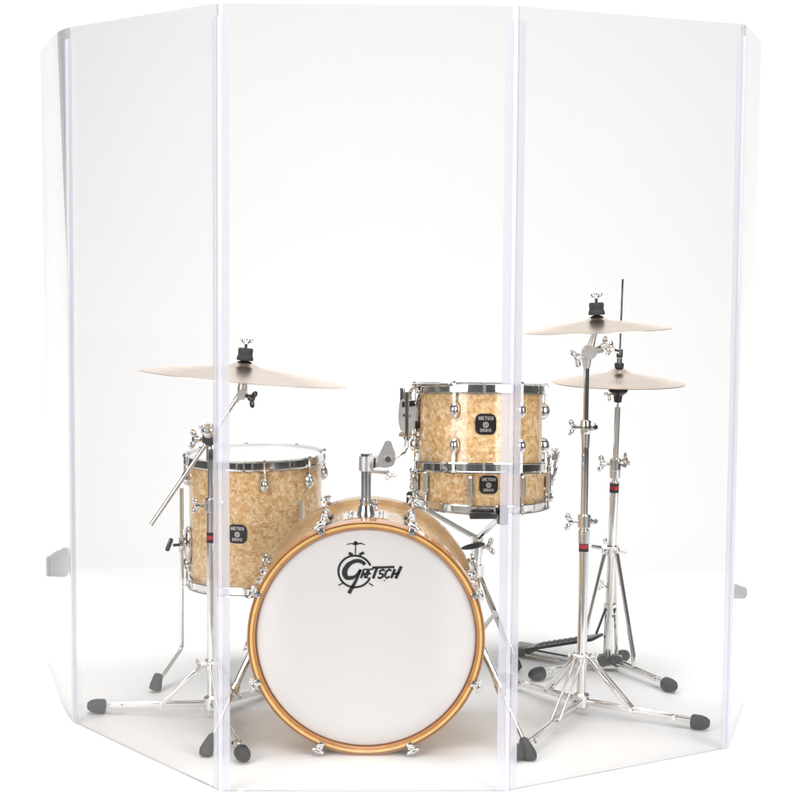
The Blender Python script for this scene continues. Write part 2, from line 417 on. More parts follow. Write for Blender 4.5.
# ------------------------------------------------------------------ bass drum
def bass():
    d0 = 4.024
    c = P(366, 639.5, d0); c.z = .2735
    RO, RI, RS = .2725, .2535, .254
    t = thing('bass_drum', 'large champagne pearl bass drum with white logo head and amber wooden hoop', 'bass drum', (c.x, c.y+.2, 0))
    F = Matrix.Translation(c) @ Matrix.Rotation(PI/2, 4, 'X')      # local z toward the camera (-Y), local y up
    L = .40
    MB().lathe([(RS, -.020), (RS, -L+.020), (RS-.007, -L+.020), (RS-.007, -.020)], F, 128, closed=True).build('shell', 'pearl', t)
    # front hoop, stained rings on the face
    pr = [(RI, -.040), (RO-.002, -.040), (RO, -.038), (RO, -.003), (RO-.003, 0), (RO-.0065, .0005), (RO-.0125, .0005), (RO-.016, 0), (RI, -.004)]
    ms = [0, 0, 0, 0, 1, 2, 0, 0, 0]
    h1 = MB().lathe(pr, F, 160, closed=True, mis=ms).build('hoop', ['amber', 'brown', 'gold'], t); h1['label'] = 'front hoop with gold inlay stripe'
    pr2 = [(r-.0045*(r > RI+.002), -L-z) for r, z in pr]
    MB().lathe(pr2, F, 128, closed=True, mis=ms).build('hoop', ['tan', 'brown', 'amber'], t)
    hd = MB().lathe([(0, -.011), (.2, -.011), (RI-.006, -.010), (RI-.0015, -.013), (RI-.0015, -.02), (0, -.02)], F, 128).build('drum_head', 'head', t)
    hd['label'] = 'white front head with black logo'
    MB().lathe([(0, -L+.012), (RI-.003, -L+.012), (RI-.003, -L+.02), (0, -L+.02)], F, 96).build('drum_head', 'coated', t)
    # logo
    LOC[hd.name] = LOC[t.name]
    m = MB(); k = 1/437.0*.1                                          # sketch units: tenth of a photo pixel
    o0 = P(366, 639.5, d0)
    lx, ly = (330-366)/437.0, (639.5-530)/437.0
    ly += (c.z-o0.z)*0
    Fl = F @ Matrix.Translation((lx, ly, -.0106))
    def S_(pts, w, sm=True):
        pts = smooth(pts) if sm and len(pts) > 2 else pts
        if isinstance(w, (list, tuple)):
            n = len(pts); w = [w[int(i/(n-1)*(len(w)-1.001))]*(1-(i/(n-1)*(len(w)-1)) % 1)+w[min(len(w)-1, int(i/(n-1)*(len(w)-1.001))+1)]*((i/(n-1)*(len(w)-1)) % 1) for i in range(n)]
            w = [q*k for q in w]
        else: w = w*k
        ribbon(m, [(x*k, -y*k) for x, y in pts], w, Fl, .0004)
    S_([(245+165*math.cos(a), 420+160*math.sin(a)) for a in [R(-22-i*6) for i in range(53)]], 21, False)
    S_([(158, 150), (205, 138), (250, 146), (300, 136), (345, 150)], [6, 14, 18, 14, 6])
    S_([(232, 130), (270, 130)], 26, False); S_([(250, 112), (250, 245)], 11, False)
    S_([(182, 232), (222, 250)], 26, False); S_([(288, 250), (334, 228)], 28, False)
    S_([(180, 250), (310, 266)], 6, False)
    S_([(80, 562), (130, 538)], 12, False); S_([(385, 538), (428, 564)], 12, False)
    S_([(345, 352), (318, 325), (270, 312), (210, 330), (158, 380), (142, 440), (165, 482), (215, 484), (262, 458), (300, 405)], [30, 40, 36, 44, 52, 54, 46, 36, 28, 30])
    S_([(303, 398), (262, 500), (225, 570), (185, 642)], [28, 36, 38, 44], False)
    sl = .33
    def it(chh, x, w, y0, y1, th):
        for st in FONT[chh]:
            S_([(x+w*px+(y1-(y1-(y1-y0)*py))*0+(y1-y0)*py*sl, y1-(y1-y0)*py) for px, py in st], th, False)
    it('R', 300, 52, 398, 488, 22); it('E', 356, 48, 396, 486, 21)
    S_([(418, 380), (640, 372)], 24, False); S_([(466, 380), (426, 490)], 28, False)
    it('S', 464, 60, 398, 488, 23); it('C', 530, 60, 396, 486, 23)
    S_([(606, 486), (644, 394)], 27, False); S_([(652, 488), (708, 364)], 32, False); S_([(622, 446), (690, 430)], 20, False)
    S_([(532, 510), (548, 512)], 10, False)
    m.build('logo', 'ink', hd)
    # claws, lugs, T rods: 8 at each end
    for i in range(8):
        a = R(22.5+45*i); ca, sa = math.cos(a), math.sin(a)
        rot = F.to_3x3() @ Matrix.Rotation(a, 3, 'Z')
        for zz, sg in ((0, 1), (-L, -1)):
            m = MB()
            m.box(F @ Vector((ca*(RO+.0035), sa*(RO+.0035), zz-sg*.020)), (.005, .017, .044), rot, .002)
            m.box(F @ Vector((ca*(RO-.004), sa*(RO-.004), zz+sg*.0032)), (.016, .015, .005), rot, .002)
            m.box(F @ Vector((ca*(RO+.009), sa*(RO+.009), zz-sg*.036)), (.012, .014, .016), rot, .003)
            m.build('claw', 'chrome', t)
            m = MB(); r_ = RO+.010
            m.cyl(F @ Vector((ca*r_, sa*r_, zz+sg*.004)), F @ Vector((ca*r_, sa*r_, zz-sg*.155)), .0035, seg=8)
            q = F @ Vector((ca*r_, sa*r_, zz+sg*.008))
            m.cyl(q, q+F.to_3x3() @ Vector((0, 0, -sg*.010)), .006, seg=10)
            m.ell(F @ Vector((ca*r_, sa*r_, zz+sg*.006)), (.005, .017, .005), rot, 12, 8)
            m.build('tension_rod', 'chrome', t)
        for sg in (1, -1):
            m = MB().ell(F @ Vector((ca*(RS+.012), sa*(RS+.012), -L/2+sg*.048)), (.016, .011, .022), rot, 16, 10)
            lg = m.build('lug', 'chrome', t); LOC[lg.name] = LOC[t.name]
            m = MB().box(F @ Vector((ca*(RS+.002), sa*(RS+.002), -L/2+sg*.048)), (.005, .026, .050), rot, .002)
            m.build('gasket', 'black', lg)
    # tom holder
    dp = c.y+.155
    zs = c.z+RS
    base = P(366, 505, dp); base = Vector((base.x, dp, zs))
    m = MB()
    for i in range(-6, 7):
        pass
    W2, D2 = .052, .042
    prev = None
    for i in range(-8, 9):                                              # plate curved with the shell
        x = base.x+W2*i/8; dx = x-c.x; z = c.z+math.sqrt((RS+.0015)**2-dx*dx)
        cur = [m.bm.verts.new((x, dp-D2, z)), m.bm.verts.new((x, dp+D2, z)), m.bm.verts.new((x, dp+D2, z+.007)), m.bm.verts.new((x, dp-D2, z+.007))]
        if prev:
            for j in range(4): m.face([prev[j], prev[(j+1) % 4], cur[(j+1) % 4], cur[j]])
        else: m.face(cur)
        prev = cur
    m.face(prev)
    m.cyl(base+Vector((0, 0, .004)), base+Vector((0, 0, .030)), .022, .017, 20)
    for sx in (-1, 1):
        for sy in (-1, 1): m.ell(base+Vector((sx*.036, sy*.028, .0075)), (.006, .006, .005))
    th = m.build('tom_holder', 'chrome', t); LOC[th.name] = LOC[t.name]
    top = P(366, 455, dp)
    m = MB().cyl(base+Vector((0, 0, .02)), Vector((base.x, dp, top.z)), .0118, seg=24)
    m.cyl(Vector((base.x, dp, top.z-.004)), Vector((base.x, dp, top.z+.004)), .0135, seg=24)
    m.cyl(base+Vector((0, 0, .026)), base+Vector((0, 0, .046)), .0155, seg=20)
    wing(m, base+Vector((.012, -.01, .036)), (.6, -.8, 0), .02)
    m.build('post', 'chrome', th)
    m = MB(); a = P(364, 463, dp); b_ = P(388, 460, dp)
    m.bar(a+Vector((0, 0, 0)), b_, .030, .026, .005)
    m.cyl(Vector((base.x, dp, a.z-.018)), Vector((base.x, dp, a.z+.016)), .017, seg=20)
    m.bar(P(368, 471, dp), P(390, 473, dp), .012, .007, .002)
    wing(m, P(387, 471, dp-.01), (.4, -.6, -.5), .018, (1, 0, 0))
    m.build('elbow', 'brushed', th)
    # fin shaped ratchet plate
    q = [(376, 463), (378, 456), (384, 442), (388, 440), (392, 442), (395, 452), (396, 459), (393, 466), (386, 468), (379, 467)]
    m = MB()
    A = [P(x, y, dp-.022) for x, y in q]; B = [P(x, y, dp+.012) for x, y in q]
    va = [m.bm.verts.new(p) for p in A]; vb = [m.bm.verts.new(p) for p in B]
    m.face(va); m.face(vb[::-1])
    for i in range(len(q)): m.face([va[i], vb[i], vb[(i+1) % len(q)], va[(i+1) % len(q)]])
    bmesh.ops.bevel(m.bm, geom=list(m.bm.edges), offset=.002, segments=2, affect='EDGES')
    ra = m.build('ratchet', 'brushed', th); LOC[ra.name] = LOC[t.name]
    q0 = P(388, 459, dp-.022); m = MB().cyl(q0, q0-Vector((0, .006, 0)), .0085, .0075, 18); m.cyl(q0-Vector((0, .005, 0)), q0-Vector((0, .010, 0)), .0045, seg=6)
    m = m.build('bolt', 'chrome', th)
    MB().box(P(374.5, 463, dp-.0145), (.0035, .006, .024), Matrix(), .0008).build('dark_gap_strip', 'black', th)  # solid black strip put in for the dark of the slot
    m = MB()
    m.tube([P(391, 459, dp), P(399, 455, dp+.01), P(404, 452, dp+.02), P(406.5, 447, dp+.03), P(407, 438, dp+.03), P(407, 392, dp+.03)], .0052, 12)
    m.build('rod', 'chrome', th)
    # spurs
    for side, top_, ft in ((-1, P(254, 646, 4.21), G(205, 757)), (1, P(479, 641, 4.21), G(531, 761))):
        ft = ft+Vector((0, 0, .008)); m = MB()
        dirv = (ft-top_).normalized()
        mount = Vector((c.x+side*RS*.985, c.y+.10, top_.z))
        m.box(mount+Vector((side*.010, 0, 0)), (.022, .044, .05), Matrix(), .005)
        m.cyl(mount, top_, .012, seg=14)
        mid = top_.lerp(ft, .42)
        sp = m.build('spur', 'chrome', t); LOC[sp.name] = LOC[t.name]
        MB().cyl(top_-dirv*.02, mid, .0085, seg=14).build('outer_tube', 'chrome', sp)
        m = MB().cyl(mid-dirv*.012, mid+dirv*.012, .0115, seg=14)
        wing(m, mid, (side*.3, -.8, .1), .018); m.build('wing_screw', 'chrome', sp)
        m = MB(); wing(m, top_, (-side*.2 if side > 0 else -.9, -.8, .5), .022)
        m.build('wing_screw', 'chrome', sp)
        MB().cyl(mid, ft-dirv*.03, .0052, seg=12).build('inner_rod', 'chrome', sp)
        prf = [(0, -.052), (.007, -.052), (.011, -.046), (.0155, -.018), (.0165, -.006), (.013, .004), (0, .008)]
        MB().lathe(prf, axis_mat(ft, dirv), 20).build('rubber_foot', 'rubber', sp)
    return c, L
BC, BL = bass()

# ------------------------------------------------------------------ rack tom
def tom():
    d0 = 4.38; Rr = .1524; ctop = P(480.5, 386, d0); H = .205
    Mx = Matrix.Translation(ctop) @ Matrix.Rotation(R(-6.5), 4, 'X') @ Matrix.Rotation(R(.3), 4, 'Y')
    t = thing('rack_tom', 'small champagne pearl tom held above the snare drum with a square black badge', 'tom drum', Mx @ Vector((0, 0, -H)))
    MB().lathe([(Rr, -.006), (Rr, -H+.006), (Rr-.006, -H+.006), (Rr-.006, -.006)], Mx, 96, closed=True).build('shell', 'pearl', t)
    hoop('hoop', t, Rr, -.004, Mx); hoop('hoop', t, Rr, -H+.004, Mx, -1)
    MB().lathe([(0, 0), (Rr-.004, 0), (Rr+.002, -.004), (Rr+.002, -.008), (0, -.003)], Mx, 64).build('drum_head', 'coated', t)
    MB().lathe([(0, -H), (Rr-.004, -H), (Rr+.002, -H+.004), (Rr+.002, -H+.008), (0, -H+.003)], Mx, 64).build('drum_head', 'head', t)
    for i in range(6):
        a = R(-90-25+60*i)
        lug_oval(Mx, a, -.060, Rr).build('lug', 'chrome', t); lug_oval(Mx, a, -H+.060, Rr).build('lug', 'chrome', t)
        rod(Mx, a, -.056, .003, Rr+.0105).build('tension_rod', 'chrome', t)
        rod(Mx, a, -H+.056, -H-.003, Rr+.0105).build('tension_rod', 'chrome', t)
    a = R(-90+2.5); z = -H*.455
    n = Mx.to_3x3() @ Vector((math.cos(a), math.sin(a), 0))
    badge(t, Mx @ Vector((math.cos(a)*(Rr-.001), math.sin(a)*(Rr-.001), z)), n, Mx.to_3x3() @ Vector((0, 0, 1)), .050)
    # suspension bracket on the left
    m = MB(); dd = d0-.02
    q = [(399.5, 401), (402, 400), (415, 402), (418, 409), (418, 430), (413, 434), (401, 432), (398, 420)]
    A = [P(x, y, dd-.03) for x, y in q]; B = [P(x, y, dd+.03) for x, y in q]
    va = [m.bm.verts.new(p) for p in A]; vb = [m.bm.verts.new(p) for p in B]
    m.face(va); m.face(vb[::-1])
    for i in range(len(q)): m.face([va[i], vb[i], vb[(i+1) % len(q)], va[(i+1) % len(q)]])
    bmesh.ops.bevel(m.bm, geom=list(m.bm.edges), offset=.004, segments=3, affect='EDGES')
    mb_ = m.build('mount_bracket', 'brushed', t); LOC[mb_.name] = LOC[t.name]
    m = MB()
    m.bar(P(402, 404.5, dd-.034), P(415, 403, dd-.034), .006, .014, .001)
    m.bar(P(403, 415, dd-.033), P(410, 416, dd-.033), .005, .006, .001)
    m.bar(P(416.5, 421, dd-.033), P(416.5, 432, dd-.033), .005, .007, .001, up=Vector((1, 0, 0)))
    m.cyl(P(423, 414, dd-.02), P(427, 414, dd-.02), .015, seg=16)
    m.build('grommet', 'black', mb_)
    m = MB()
    arc = [Mx @ Vector(((Rr+.017)*math.cos(R(x)), (Rr+.017)*math.sin(R(x)), .000)) for x in range(-178, -112, 6)]
    m.tube(arc, .0085, 10, squash=.5)
    m.tube([P(424, 390, dd-.05), P(421, 397, dd-.03), P(419, 404, dd), P(419, 416, dd)], .010, 12, squash=.6)
    m.cyl(P(402.5, 388, dd), P(402.5, 402, dd), .0062, seg=12)
    m.tube([P(410, 400, dd-.02), P(409.5, 393, dd-.02), P(413, 388, dd-.03), P(419, 388, dd-.03)], .0048, 10)
    m.build('suspension_arm', 'chrome', mb_)
    m = MB(); wing(m, P(414, 431, dd-.03), (.1, -.9, -.3), .02);
    m.build('wing_screw', 'chrome', mb_)
    MB().cyl(P(407, 431, dd+.005), P(407, 439, dd+.005), .009, seg=14).cyl(P(399, 434.5, dd), P(412, 434.5, dd), .0065, seg=12).build('rod_clamp', 'chrome', mb_)
tom()

# ------------------------------------------------------------------ snare drum and stand
SN = P(482, 502, 4.90)
def snare():
    Rr = .1778; H = .135; c = Vector((SN.x, SN.y, SN.z+H)); Mx = Matrix.Translation(c) @ Matrix.Rotation(R(.6), 4, 'Y')
    t = thing('snare_drum', 'shallow champagne pearl snare drum on a basket stand right below the rack tom', 'snare drum', c-Vector((0, 0, H)))
    MB().lathe([(Rr, -.006), (Rr, -H+.006), (Rr-.006, -H+.006), (Rr-.006, -.006)], Mx, 96, closed=True).build('shell', 'pearl', t)
    hoop('hoop', t, Rr, -.004, Mx); hoop('hoop', t, Rr, -H+.004, Mx, -1)
    MB().lathe([(0, 0), (Rr-.004, 0), (Rr+.002, -.004), (Rr+.002, -.008), (0, -.003)], Mx, 64).build('drum_head', 'coated', t)
    MB().lathe([(0, -H), (Rr-.004, -H), (Rr+.002, -H+.004), (Rr+.002, -H+.008), (0, -H+.003)], Mx, 64).build('drum_head', 'head', t)
    for i in range(8):
        a = R(-90-12+45*i)
        if i == 2: a -= R(6)
        m = MB(); p0 = Mx @ Vector((math.cos(a)*(Rr+.010), math.sin(a)*(Rr+.010), -H/2-.030)); p1 = p0+Vector((0, 0, .060))
        m.tube([p0, p0.lerp(p1, .06), p0.lerp(p1, .94), p1], [.005, .008, .008, .005], 14)
        for zz in (-.020, .020): m.cyl(Mx @ Vector((math.cos(a)*Rr, math.sin(a)*Rr, -H/2+zz)), Mx @ Vector((math.cos(a)*(Rr+.01), math.sin(a)*(Rr+.01), -H/2+zz)), .006, seg=10)
        m.build('lug', 'chrome', t)
        rod(Mx, a, -H/2+.02, .003, Rr+.0105).build('tension_rod', 'chrome', t)
        rod(Mx, a, -H/2-.02, -H-.003, Rr+.0105).build('tension_rod', 'chrome', t)
    a = R(-90+3); n = Vector((math.cos(a), math.sin(a), 0))
    badge(t, Mx @ Vector((math.cos(a)*(Rr-.001), math.sin(a)*(Rr-.001), -H*.44)), n, (0, 0, 1), .050)
    # strainer right, butt left
    m = MB(); x = c.x+Rr; y = c.y-.03
    m.box((x+.006, y, c.z-.066), (.018, .036, .075), Matrix(), .005)
    m.box((x+.019, y, c.z-.045), (.012, .022, .05), Matrix.Rotation(R(8), 3, 'Y'), .004)
    m.cyl((x+.018, y, c.z-.012), (x+.018, y, c.z+.016), .007, seg=14); m.ell((x+.018, y, c.z+.016), (.010, .010, .005))
    m.tube([(x+.02, y, c.z-.02), (x+.027, y-.006, c.z-.006), (x+.030, y-.01, c.z+.012)], .004, 8)
    m.box((x+.010, y, c.z-.115), (.012, .03, .022), Matrix(), .003)
    m.build('strainer', 'chrome', t)
    m = MB(); x = c.x-Rr
    m.box((x-.007, y, c.z-.075), (.018, .034, .05), Matrix(), .005)
    m.cyl((x-.014, y, c.z-.10), (x-.014, y, c.z-.035), .0055, seg=12); m.ell((x-.014, y-.004, c.z-.045), (.010, .010, .012))
    m.ell((x-.016, y-.004, c.z-.09), (.008, .010, .010)); wing(m, (x-.01, y-.015, c.z-.065), (-.4, -.9, 0), .02)
    m.build('butt_plate', 'chrome', t)
    MB().box((c.x, c.y, c.z-H-.006), (2*Rr*.9, .042, .003), Matrix()).build('snare_wires', 'snare_wire', t)
    return c
snare()
def snare_stand():
    c = Vector((SN.x-.012, SN.y, 0)); zb = SN.z-.016
    t = thing('snare_stand', 'chrome tripod stand with a three armed basket carrying the snare drum', 'snare stand', c)
    hub = c+Vector((0, 0, P(475, 542, 4.9).z))
    m = MB().cyl(c+Vector((0, 0, .30)), hub, .0085, seg=16); m.build('upper_tube', 'chrome', t)
    m = MB().cyl(c+Vector((0, 0, .05)), c+Vector((0, 0, .31)), .0125, seg=18); m.build('lower_tube', 'chrome', t)
    m = MB().cyl(hub-Vector((0, 0, .012)), hub+Vector((0, 0, .018)), .016, .020, 18)
    m.cyl(hub-Vector((0, 0, .05)), hub-Vector((0, 0, .025)), .013, seg=16)
    m.build('tilter', 'chrome', t)
    m = MB().ell(hub+Vector((-.012, -.02, -.008)), (.034, .008, .008), Matrix.Rotation(R(-12), 3, 'Y'))
    m.cyl(hub+Vector((0, 0, -.03)), hub+Vector((0, 0, -.004)), .013, .018, 16)
    m.build('tilter_knob', 'black', t)
    m = MB(); wing(m, c+Vector((.010, -.004, .325)), (1, -.3, .15), .028); m.cyl(c+Vector((0, 0, .305)), c+Vector((0, 0, .345)), .017, seg=18)
    m.build('height_clamp', 'chrome', t)
    for k, a in enumerate((-70, 50, 170)):
        d = Vector((math.cos(R(a)), math.sin(R(a)), 0))
        rim = Vector((SN.x, SN.y, zb))+d*.192 if k else Vector((SN.x+.045, SN.y-.187, zb))
        dd = (rim-hub); dd.z = 0; dd.normalize()
        m = MB().tube([hub+Vector((0, 0, .01)), hub+dd*.05+Vector((0, 0, .035)), rim-dd*.035-Vector((0, 0, .010)), rim-dd*.01-Vector((0, 0, .006))], [.008, .008, .007, .007], 12)
        ar = m.build('arm', 'chrome', t); LOC[ar.name] = LOC[t.name]
        MB().box(rim+dd*.004+Vector((0, 0, .012)), (.030, .026, .052), Matrix.Rotation(math.atan2(dd.y, dd.x), 3, 'Z'), .006).build('rubber_grip', 'rubber' if k else 'black', ar)
    m = MB().bar(Vector((SN.x-.042, SN.y-.202, zb+.012)), Vector((SN.x+.030, SN.y-.204, zb+.013)), .014, .018, .003); m.build('grip_bar', 'dark_steel', t)
    col = c+Vector((0, 0, .26))
    for a, ft in ((-25, G(517, 672)), (100, c+Vector((-.06, .27, 0))), (205, c+Vector((-.25, -.08, 0)))):
        ft = Vector((ft.x, ft.y, .014)); m = MB()
        dd = (ft-col).normalized()
        m.bar(col, ft, .016, .008, .002, up=Vector((0, 1, 0)) if abs(dd.y) < .8 else Vector((1, 0, 0)))
        kn = col.lerp(ft, .45); m.cyl(kn-Vector((0, .012, 0)), kn+Vector((0, .012, 0)), .009, seg=12)
        st = c+Vector((0, 0, .07)); m.bar(st, kn, .012, .005, .001, up=Vector((0, 1, 0)) if abs(dd.y) < .8 else Vector((1, 0, 0)))
        lg = m.build('leg', 'chrome', t); LOC[lg.name] = LOC[t.name]
        MB().lathe([(0, -.035), (.011, -.035), (.014, -.01), (.013, .006), (0, .012)], axis_mat(ft, dd), 16).build('rubber_foot', 'rubber', lg)
    MB().cyl(col-Vector((0, 0, .015)), col+Vector((0, 0, .015)), .02, seg=18).build('collar', 'chrome', t)
snare_stand()

# ------------------------------------------------------------------ floor tom
def floor_tom():
    d0 = 4.76; Rr = .1778; ct = P(255, 454, d0); H = .345; Mx = Matrix.Translation(ct) @ Matrix.Rotation(R(-.8), 4, 'Y')
    t = thing('floor_tom', 'big champagne pearl floor tom on bent chrome legs left of the bass drum', 'floor tom', Vector((ct.x, ct.y, 0)))
    MB().lathe([(Rr, -.006), (Rr, -H+.006), (Rr-.006, -H+.006), (Rr-.006, -.006)], Mx, 96, closed=True).build('shell', 'pearl', t)
    hoop('hoop', t, Rr, -.004, Mx); hoop('hoop', t, Rr, -H+.004, Mx, -1)
    MB().lathe([(0, 0), (Rr-.004, 0), (Rr+.002, -.004), (Rr+.002, -.008), (0, -.003)], Mx, 64).build('drum_head', 'coated', t)
    MB().lathe([(0, -H), (Rr-.004, -H), (Rr+.002, -H+.004), (Rr+.002, -H+.008), (0, -H+.003)], Mx, 64).build('drum_head', 'head', t)
    for i in range(8):
        a = R(-90+12+42*i) if i < 2 else R(-90+12+45*i)
        lug_oval(Mx, a, -.058, Rr).build('lug', 'chrome', t); lug_oval(Mx, a, -H+.055, Rr).build('lug', 'chrome', t)
        rod(Mx, a, -.054, .003, Rr+.0105).build('tension_rod', 'chrome', t)
        rod(Mx, a, -H+.052, -H-.003, Rr+.0105).build('tension_rod', 'chrome', t)
    a = R(-90-11); n = Vector((math.cos(a), math.sin(a), 0))
    badge(t, Mx @ Vector((math.cos(a)*(Rr-.001), math.sin(a)*(Rr-.001), -.185)), n, (0, 0, 1), .050)
    for k, a in enumerate((-164, -47, 78)):
        a = R(a); d = Vector((math.cos(a), math.sin(a), 0)); r_ = Rr+.020
        b0 = Mx @ Vector((d.x*(Rr+.006), d.y*(Rr+.006), -.235)); p = Vector((ct.x, ct.y, 0))+d*r_
        zt = ct.z-.085 if k == 0 else ct.z-.10
        if k == 0: foot = G(155, 692)
        else: foot = p+d*.075
        foot = Vector((foot.x, foot.y, .012))
        kn = Vector((p.x, p.y, P(178, 648, d0-.06).z)); out = (foot-kn).normalized()
        pts = [Vector((p.x, p.y, zt)), Vector((p.x, p.y, kn.z+.02)), Vector((p.x, p.y, kn.z+.006)), kn+out*.008, kn+out*.02, foot-out*.03]
        m = MB().tube(pts, .0052, 12); lg = m.build('leg', 'chrome', t); LOC[lg.name] = LOC[t.name]
        rot = Matrix.Rotation(a, 3, 'Z')
        m = MB().ell(b0, (.012, .022, .050), rot, 24, 14)
        m.box(b0+d*.014, (.022, .020, .026), rot, .004)
        m.cyl(p-Vector((0, 0, .020))+Vector((0, 0, b0.z)), p+Vector((0, 0, .020))+Vector((0, 0, b0.z)), .0085, seg=14)
        br = m.build('leg_bracket', 'chrome', t); LOC[br.name] = LOC[t.name]
        m = MB(); q = Vector((p.x, p.y, b0.z)); side = Vector((-.95, -.3, 0)) if k == 0 else d
        m.cyl(q, q+side*.024, .004, seg=10); m.box(q+side*.034+Vector((0, 0, .002)), (.012, .016, .036), Matrix.Rotation(R(20), 3, 'Y'), .004)
        m.build('wing_screw', 'dark_steel', br)
        MB().lathe([(0, -.034), (.0085, -.034), (.0115, -.030), (.0165, -.002), (.016, .008), (0, .011)], axis_mat(foot-out*.004, out.lerp(Vector((0, 0, -1)), .55)), 20).build('rubber_foot', 'rubber', lg)
floor_tom()

# ------------------------------------------------------------------ stands
def flat_leg(t, hub, ft, zh=.034):
    d = Vector((ft.x-hub.x, ft.y-hub.y, 0)); L = d.length; d.normalize(); s = d.cross(Vector((0, 0, 1)))
    a = Vector((hub.x, hub.y, zh))+d*.012; e = Vector((ft.x, ft.y, .020))-d*.028
    m = MB()
    for k in (-1, 1): m.bar(a+s*k*.008, e+s*k*.005, .004, .013, .001)
    m.bar(a.lerp(e, .82), e, .012, .012, .001)
    q = a.lerp(e, .80); m.cyl(q-s*.012, q+s*.012, .006, seg=10)
    lg = m.build('leg', 'chrome', t); LOC[lg.name] = LOC[t.name]
    pr = [(0, -.043), (.0165, -.043), (.0182, -.040), (.0180, -.022), (.0150, -.008), (.009, .000), (0, .002)]
    fm = axis_mat(Vector((ft.x, ft.y, .0184)), d)
    MB().lathe(pr, fm, 20).build('rubber_foot', 'rubber', lg)
    return a, e
def brace(t, hub, zc, a, e, f=.48):
    p = Vector((hub.x, hub.y, zc)); q = a.lerp(e, f); d = (q-p); d2 = Vector((d.x, d.y, 0)).normalized()
    s = d2.cross(Vector((0, 0, 1))); m = MB()
    for k in (-1, 1): m.bar(p+d2*.014+s*k*.009, q+s*k*.010, .003, .011, .0008)
    m.cyl(q-s*.013, q+s*.013, .0055, seg=10); m.cyl(p+d2*.016-s*.013, p+d2*.016+s*.013, .0055, seg=10)
    return m.build('brace', 'chrome', t)
def clamp(name, t, c, r, side, size=.03, h=.034):
    m = MB(); c = Vector(c); sd = Vector(side).normalized()
    m.tube([c-Vector((0, 0, h/2)), c-Vector((0, 0, h*.42)), c+Vector((0, 0, h*.42)), c+Vector((0, 0, h/2))], [r*.86, r, r, r*.86], 20)
    m.box(c-sd*(r+.004), (.016, .012, h*.62), Matrix.Rotation(math.atan2(sd.y, sd.x), 3, 'Z'), .003)
    m.cyl(c-sd*(r+.012)-Vector((0, .01, 0)), c-sd*(r+.012)+Vector((0, .01, 0)), .006, seg=10)
    o = m.build(name, 'chrome', t); LOC[o.name] = LOC[t.name]
    m = MB(); wing(m, c+sd*r*.9, sd, size*.8, (0, 0, 1)); m.build('wing_screw', 'chrome', o)
    return o
def bands(t, a, up, r):
    m = MB(); a = Vector(a); up = Vector(up).normalized()
    m.cyl(a-up*.013, a-up*.005, r, seg=20); m.cyl(a+up*.005, a+up*.013, r, seg=20); o = m.build('black_band', 'black', t)
    MB().cyl(a-up*.005, a+up*.005, r-.0002, seg=20).build('red_band', 'red', t)
def topper(t, c, up, tilted=True):                                 # sleeve, felts and wing nut above a cymbal cup
    up = Vector(up).normalized(); c = Vector(c)
    MB().cyl(c-up*.012, c+up*.052, .0038, seg=10).build('threaded_rod', 'chrome', t)
    MB().lathe([(0, 0), (.0195, 0), (.0205, .003), (.019, .011), (.0175, .013), (.0185, .025), (.017, .030), (0, .030)], axis_mat(c, up), 24).build('felt', 'felt', t)
    m = MB(); wing(m, c+up*.0285, up, .019, (1, .2, 0)); m.build('wing_nut', 'chrome', t)

